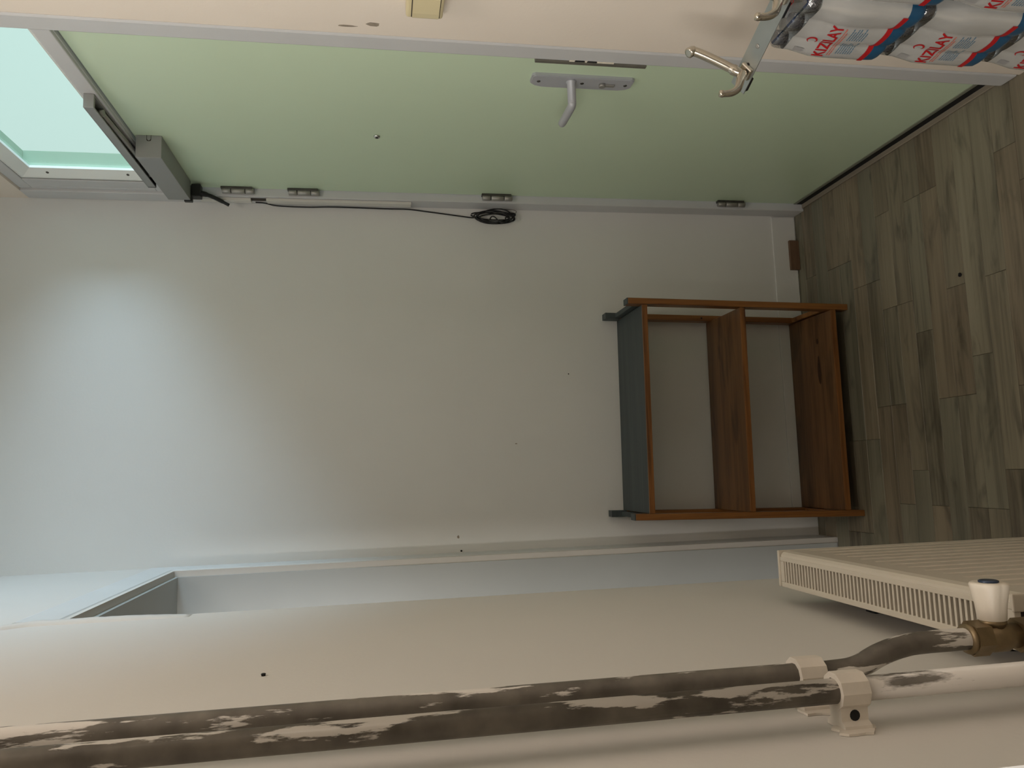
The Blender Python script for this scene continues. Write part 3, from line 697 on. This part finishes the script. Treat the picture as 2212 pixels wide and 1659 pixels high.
def text_bm(s, bold=0.0, res=3):
    cu = bpy.data.curves.new('t', 'FONT'); cu.body = s; cu.size = 1.0; cu.offset = bold; cu.resolution_u = res
    o = bpy.data.objects.new('t', cu); COL.objects.link(o); bpy.context.view_layer.update()
    dg = bpy.context.evaluated_depsgraph_get(); me = bpy.data.meshes.new_from_object(o.evaluated_get(dg))
    bm = new_bm(); bm.from_mesh(me); bpy.data.objects.remove(o); bpy.data.curves.remove(cu); bpy.data.meshes.remove(me)
    return bm
def wrap(bm, y_start, z_base, width, height, ang, off=0.0010):
    """flat lettering (x,y) laid on the printed face: reading direction runs towards -y, ang tilts it"""
    xs = [v.co.x for v in bm.verts]; ys = [v.co.y for v in bm.verts]; x0, x1, y0, y1 = min(xs), max(xs), min(ys), max(ys)
    for v in bm.verts: v.co = V(((v.co.x-x0)/(x1-x0)*width, (v.co.y-y0)/max(1e-6, (y1-y0))*height, 0))
    step = 0.0035; kx = step
    while kx < width:
        bmesh.ops.bisect_plane(bm, geom=bm.verts[:]+bm.edges[:]+bm.faces[:], plane_co=(kx, 0, 0), plane_no=(1, 0, 0)); kx += step
    ca, sa = math.cos(ang), math.sin(ang)
    for v in bm.verts:
        a, b = v.co.x*ca-v.co.y*sa, v.co.x*sa+v.co.y*ca
        yl = y_start-a; z = z_base+b
        v.co = V((face_x(yl, z)-off, yl, z))
    return bm
def join_bm(dst, src):
    m = bpy.data.meshes.new('tmp'); src.to_mesh(m); src.free(); dst.from_mesh(m); bpy.data.meshes.remove(m)
def rect_bm(w, h, n=1):
    bm = new_bm(); vs = [bm.verts.new(p) for p in ((0, 0, 0), (w, 0, 0), (w, h, 0), (0, h, 0))]; bm.faces.new(vs); return bm
def crescent_bm():
    bm = new_bm(); o, i = [], []
    n = 22
    for k in range(n+1):
        a = math.radians(-142 + 284*k/n)          # opening to the left
        w = math.sin(math.pi*k/n)
        o.append(bm.verts.new((math.cos(a), math.sin(a), 0))); r = 1-0.10-0.34*w
        i.append(bm.verts.new((r*math.cos(a), r*math.sin(a), 0)))
    for k in range(n): bm.faces.new((o[k], o[k+1], i[k+1], i[k]))
    return bm
# shared meshes of a pack (local origin = corner at lowest x, lowest y, base)
def to_mesh(bm, name, mats):
    bmesh.ops.recalc_face_normals(bm, faces=bm.faces[:]); me = bpy.data.meshes.new(name); bm.to_mesh(me); bm.free()
    for m in mats: me.materials.append(m)
    return me
ANG = 0.09
ME = {}
ME['shrink_film'] = to_mesh(film_bm(), 'shrink_film', [M_FILM, M_FBLUE, M_CLEAR])
LYY = NY*BP
ty, tz = LYY-0.020, 0.101
ME['lettering'] = to_mesh(wrap(text_bm('KIZILAY', 0.022), ty, tz, 0.080, 0.0195, ANG), 'lettering', [M_FRED])
ME['crescent'] = to_mesh(wrap(crescent_bm(), ty-0.030, tz+0.0275, 0.0150, 0.0165, ANG+0.2), 'crescent', [M_FRED])
bm = new_bm()      # two faded red lines under the name
for r, (dz, w) in enumerate(((-0.0065, 0.072), (-0.0105, 0.060))):
    x = 0.004
    rr = random.Random(40+r)
    while x < w:
        l = rr.uniform(0.004, 0.009)
        join_bm(bm, wrap(rect_bm(l, 0.0022), ty-x*math.cos(ANG)+0.0, tz+dz+x*math.sin(ANG), l, 0.0020, ANG)); x += l+0.0014
ME['subtitle'] = to_mesh(bm, 'subtitle', [M_FORANGE])
bm = new_bm()
rr = random.Random(9)
for row in range(7):
    for x_start, x_end in ((0.010, 0.042), (0.047, 0.076)):
        x = x_start; xe = x_end - rr.uniform(0, 0.012)
        while x < xe:
            l = rr.uniform(0.002, 0.006)
            join_bm(bm, wrap(rect_bm(l, 0.001), ty-x, tz-0.019-row*0.0042+x*math.sin(ANG), l, 0.0017, ANG)); x += l+0.001
ME['small_print'] = to_mesh(bm, 'small_print', [M_FTEAL])
def band(z0, z1, wav):
    bm = new_bm(); n = 60; a, b = [], []
    for i in range(n+1):
        yl = 0.012+(LYY-0.024)*i/n
        for lst, z in ((a, z0), (b, z1)):
            lst.append(bm.verts.new((face_x(yl, z)-0.0006, yl, z)))
    for i in range(n): bm.faces.new((a[i], a[i+1], b[i+1], b[i]))
    return bm
ME['red_band'] = to_mesh(band(0.0250, 0.0345, 0), 'red_band', [M_FRED])
bm = wrap(rect_bm(1, 1), LYY-0.0205, 0.138, 0.010, 0.016, 0.0); ME['grey_patch'] = to_mesh(bm, 'grey_patch', [M_FGREY])
tb = text_bm('İÇİN', 0.02)
for v in tb.verts: v.co = V((v.co.x, v.co.y, 0))
xs = [v.co.x for v in tb.verts]; w0 = max(xs)-min(xs)
for v in tb.verts:
    u, h = v.co.x/w0*0.046, v.co.y*0.020
    v.co = V((0.041+h, LYY-0.058-u+0.0, 0.1893))
ME['top_lettering'] = to_mesh(tb, 'top_lettering', [M_FRED])
bm = new_bm()
gx0, gx1, gy0, gy1 = 0.0185, NX*BP-0.0185, 0.0185, LYY-0.0185
N1, N2 = 16, 24
grid = []
for i in range(N1+1):
    row = []
    for j in range(N2+1):
        x = gx0+(gx1-gx0)*i/N1; yy = gy0+(gy1-gy0)*j/N2
        c = abs(2*((x/BP) % 1)-1)*0.5+abs(2*((yy/BP) % 1)-1)*0.5
        row.append(bm.verts.new((x, yy, 0.1884-0.005*max(0, c-0.45))))
    grid.append(row)
for i in range(N1):
    for j in range(N2): bm.faces.new((grid[i][j], grid[i+1][j], grid[i+1][j+1], grid[i][j+1])).smooth = True
ME['clear_top'] = to_mesh(bm, 'clear_top', [M_CLEAR])
bm = new_bm(); add_lathe(bm, (0, 0, 0.0015), (0, 0, 1), [(0, 0.014), (0.004, 0.0195), (0.03, 0.0205), (0.095, 0.0205), (0.115, 0.0190), (0.135, 0.0145), (0.155, 0.0110), (0.166, 0.0105)], 16)
ME['bottle'] = to_mesh(bm, 'bottle', [M_BOTTLE])
bm = new_bm(); add_lathe(bm, (0, 0, 0.167), (0, 0, 1), [(0, 0.0118), (0.0170, 0.0115), (0.0192, 0.0102)], 20)
ME['cap'] = to_mesh(bm, 'cap', [M_CAP])
def link_part(name, parent, loc=(0, 0, 0)):
    o = bpy.data.objects.new(name, ME[name]); COL.objects.link(o); o.parent = parent; o.location = loc; return o
def water_pack(loc, label, top):
    t = thing('water_bottle_pack', label, 'water pack', loc, 'shrink-wrapped water packs stacked beside the door')
    f = link_part('shrink_film', t)
    for nm in ('lettering', 'crescent', 'subtitle', 'small_print', 'red_band', 'grey_patch'): link_part(nm, f)
    link_part('clear_top', t)
    if top: link_part('top_lettering', f)
    for i in range(NX):
        for j in range(NY):
            b = link_part('bottle', t, ((i+0.5)*BP, (j+0.5)*BP, 0)); link_part('cap', b)
    return t
PX, PYA, PYB = 0.6655, 0.968, 0.815
ZT = 0.5745
lab = [('water pack on top of the stack nearest the door, under the coat rail', 'water pack at the frame edge, on top of the nearer stack'),
       ('second water pack from the top in the stack nearest the door', 'second water pack from the top in the nearer stack, cut by the frame edge'),
       ('third water pack from the top in the stack nearest the door', 'third water pack from the top in the nearer stack, outside the frame'),
       ('lowest water pack on the floor in the stack nearest the door', 'lowest water pack on the floor in the nearer stack')]
for i in range(4):
    z = ZT-(3-0)*0 - i*0.1905
    water_pack((PX, PYA, z), lab[i][0], i == 0)
    water_pack((PX, PYB, z), lab[i][1], i == 0)

# ------------------------------------------------------------------ coat rail lying on the packs
S_ = 1.0244
def fromcam(p): return V((p[0]*S_, p[1]*S_, 1.4+(p[2]-1.4)*S_))
dvec = V((0.372, -0.928, 0)).normalized(); perp = V((0.928, 0.372, 0)).normalized()
tilt = math.radians(28); e_w = perp*math.cos(tilt)+V((0, 0, 1))*math.sin(tilt); nrm = dvec.cross(e_w).normalized()
if nrm.z < 0: nrm = -nrm
E0 = fromcam((0.625, 1.155, 0.785)); RW, RL = 0.033, 0.46
rail = thing('coat_rail', 'metal coat rail with double hooks lying across the top of the water packs', 'coat rail', E0)
def to_rail(bm):
    for v in bm.verts: a = v.co.copy(); v.co = E0+dvec*a.x+e_w*a.y+nrm*a.z
    return bm
plate = obj('plate', to_rail(bx_(0, RL, 0, RW, 0, 0.0022, bevel=0.0006)), M_ZINC, rail)
for a in (0.018, 0.16, 0.30, 0.43):
    obj('spacer', to_rail(bx_(a-0.014, a+0.012, 0.0005, 0.014, -0.0075, -0.0001, bevel=0.001)), M_BLACK, rail)
for a in (0.0855, 0.245, 0.38):
    bm = new_bm(); add_lathe(bm, (a, RW*0.5, 0.0021), (0, 0, 1), [(0, 0.0042), (0.0010, 0.0036), (0.0014, 0.002)], 14); obj('screw', to_rail(bm), M_STEEL, plate)
bm = new_bm(); add_lathe(bm, (0.049, RW*0.52, 0.0021), (0, 0, 1), [(0, 0.0032), (0.0004, 0.0032)], 14); obj('screw_hole', to_rail(bm), M_GAP, plate)
hook_up = [(0.642, 1.121, 0.803), (0.6465, 1.1235, 0.812), (0.655, 1.1275, 0.822), (0.6735, 1.1352, 0.8495), (0.6865, 1.1412, 0.8715), (0.6885, 1.143, 0.880), (0.6845, 1.142, 0.8865)]
hook_dn = [(0.642, 1.121, 0.803), (0.630, 1.116, 0.810), (0.619, 1.111, 0.815), (0.606, 1.105, 0.8225), (0.597, 1.101, 0.8345), (0.5935, 1.0995, 0.848), (0.5935, 1.099, 0.858)]
SP = 0.142
base_hook = fromcam(hook_up[0])
for k in range(3):
    hk_off = dvec*(SP*k)
    bm = new_bm(); p = [fromcam(q)+hk_off for q in hook_up]
    sp = smooth_path(p, 6); n = len(sp); add_tube(bm, sp, [0.0066+0.0022*min(1, 4*i/(n-1)) - (0.0012 if 0.3 < i/(n-1) < 0.75 else 0) - (0.0030 if i == n-1 else 0) for i in range(n)], 14)
    hk = obj('coat_hook', bm, M_NICKEL, rail)
    bm = new_bm(); p = [fromcam(q)+hk_off for q in hook_dn]; sp = smooth_path(p, 6); n = len(sp)
    add_tube(bm, sp, [0.0080-0.0032*i/(n-1) + (0.0008 if n-6 < i < n-1 else 0) - (0.002 if i == n-1 else 0) for i in range(n)], 14)
    obj('lower_prong', bm, M_NICKEL, hk)
    # flat base riveted to the plate
    q = base_hook + hk_off
    bm = new_bm(); add_box(bm, -0.011, 0.011, -0.012, 0.012, -0.0045, 0.0035, bevel=0.0025)
    loc_y = (q-E0).dot(e_w); loc_x = (q-E0).dot(dvec)
    for v in bm.verts: v.co += V((loc_x, min(max(loc_y, 0.014), 0.019), 0.0062))
    obj('hook_base', to_rail(bm), M_NICKEL, hk)

# ------------------------------------------------------------------ small things
bm = new_bm(); add_box(bm, 0.646, 0.747, YB-0.017, YB-0.0062, 0.0006, 0.034, bevel=0.001)
tag(obj('skirting_offcut', bm, M_OFFCUT, loc=(0.6965, 2.334, 0.0006)), 'short brown laminate skirting offcut against the back wall beside the bookcase', 'wood offcut')
bm = new_bm(); bmesh.ops.create_icosphere(bm, subdivisions=2, radius=0.0048)
for v in bm.verts: v.co = V((v.co.x*1.0, v.co.y*1.1, v.co.z*0.55))*(1+random.uniform(-0.18, 0.18)) + V((0.443, 1.626, 0.0024))
tag(obj('crumb', bm, M_GAP, loc=(0.443, 1.626, 0.0)), 'tiny black crumb lying on the grey laminate floor', 'debris')
def nail(p, ax, r, label):
    bm = new_bm(); add_lathe(bm, p, ax, [(0, r*0.8), (0.002, r*0.8), (0.0022, r), (0.003, r*0.7)], 10)
    tag(obj('nail', bm, M_GAP, loc=p), label, 'nail')
nail((-0.2285, YB, 1.168), (0, -1, 0), 0.0030, 'small dark nail high on the back wall next to the left casing')
nail((XL, 1.005, 1.545), (1, 0, 0), 0.0032, 'small dark nail in the left wall above the pipes')
nail((0.303, YB, 0.815), (0, -1, 0), 0.0018, 'tiny dark nail in the back wall just above the bookcase')
# scuffs and chips in the paint of the walls
M_SCUFF = mat('paint_scuff', srgb(150, 138, 122), 0.9, var=0.15, vscale=90)
def chip(par, pts, vec, m=M_SCUFF):
    bm = new_bm(); add_prism(bm, pts, vec); obj('paint_chip', bm, m, par)
wb = bpy.data.objects['wall_back']
def ell(cx, cz, rx, rz, seed=1):
    rr = random.Random(seed); return [(cx+rx*math.cos(a)*rr.uniform(.75, 1.1), cz+rz*math.sin(a)*rr.uniform(.75, 1.1)) for a in [2*math.pi*k/12 for k in range(12)]]
chip(wb, [(x, YB-0.0004, z) for x, z in ell(-0.187, 1.176, 0.005, 0.004, 2)], (0, 0.0008, 0))
chip(wb, [(x, YB-0.0004, z) for x, z in ell(0.088, 0.990, 0.0015, 0.004, 3)], (0, 0.0008, 0))
chip(wall_right, [(XR-0.0004, y_, z) for y_, z in ell(1.362, 1.405, 0.007, 0.013, 4)], (0.0008, 0, 0))
chip(wall_right, [(XR-0.0004, y_, z) for y_, z in ell(1.372, 1.452, 0.003, 0.018, 5)], (0.0008, 0, 0))
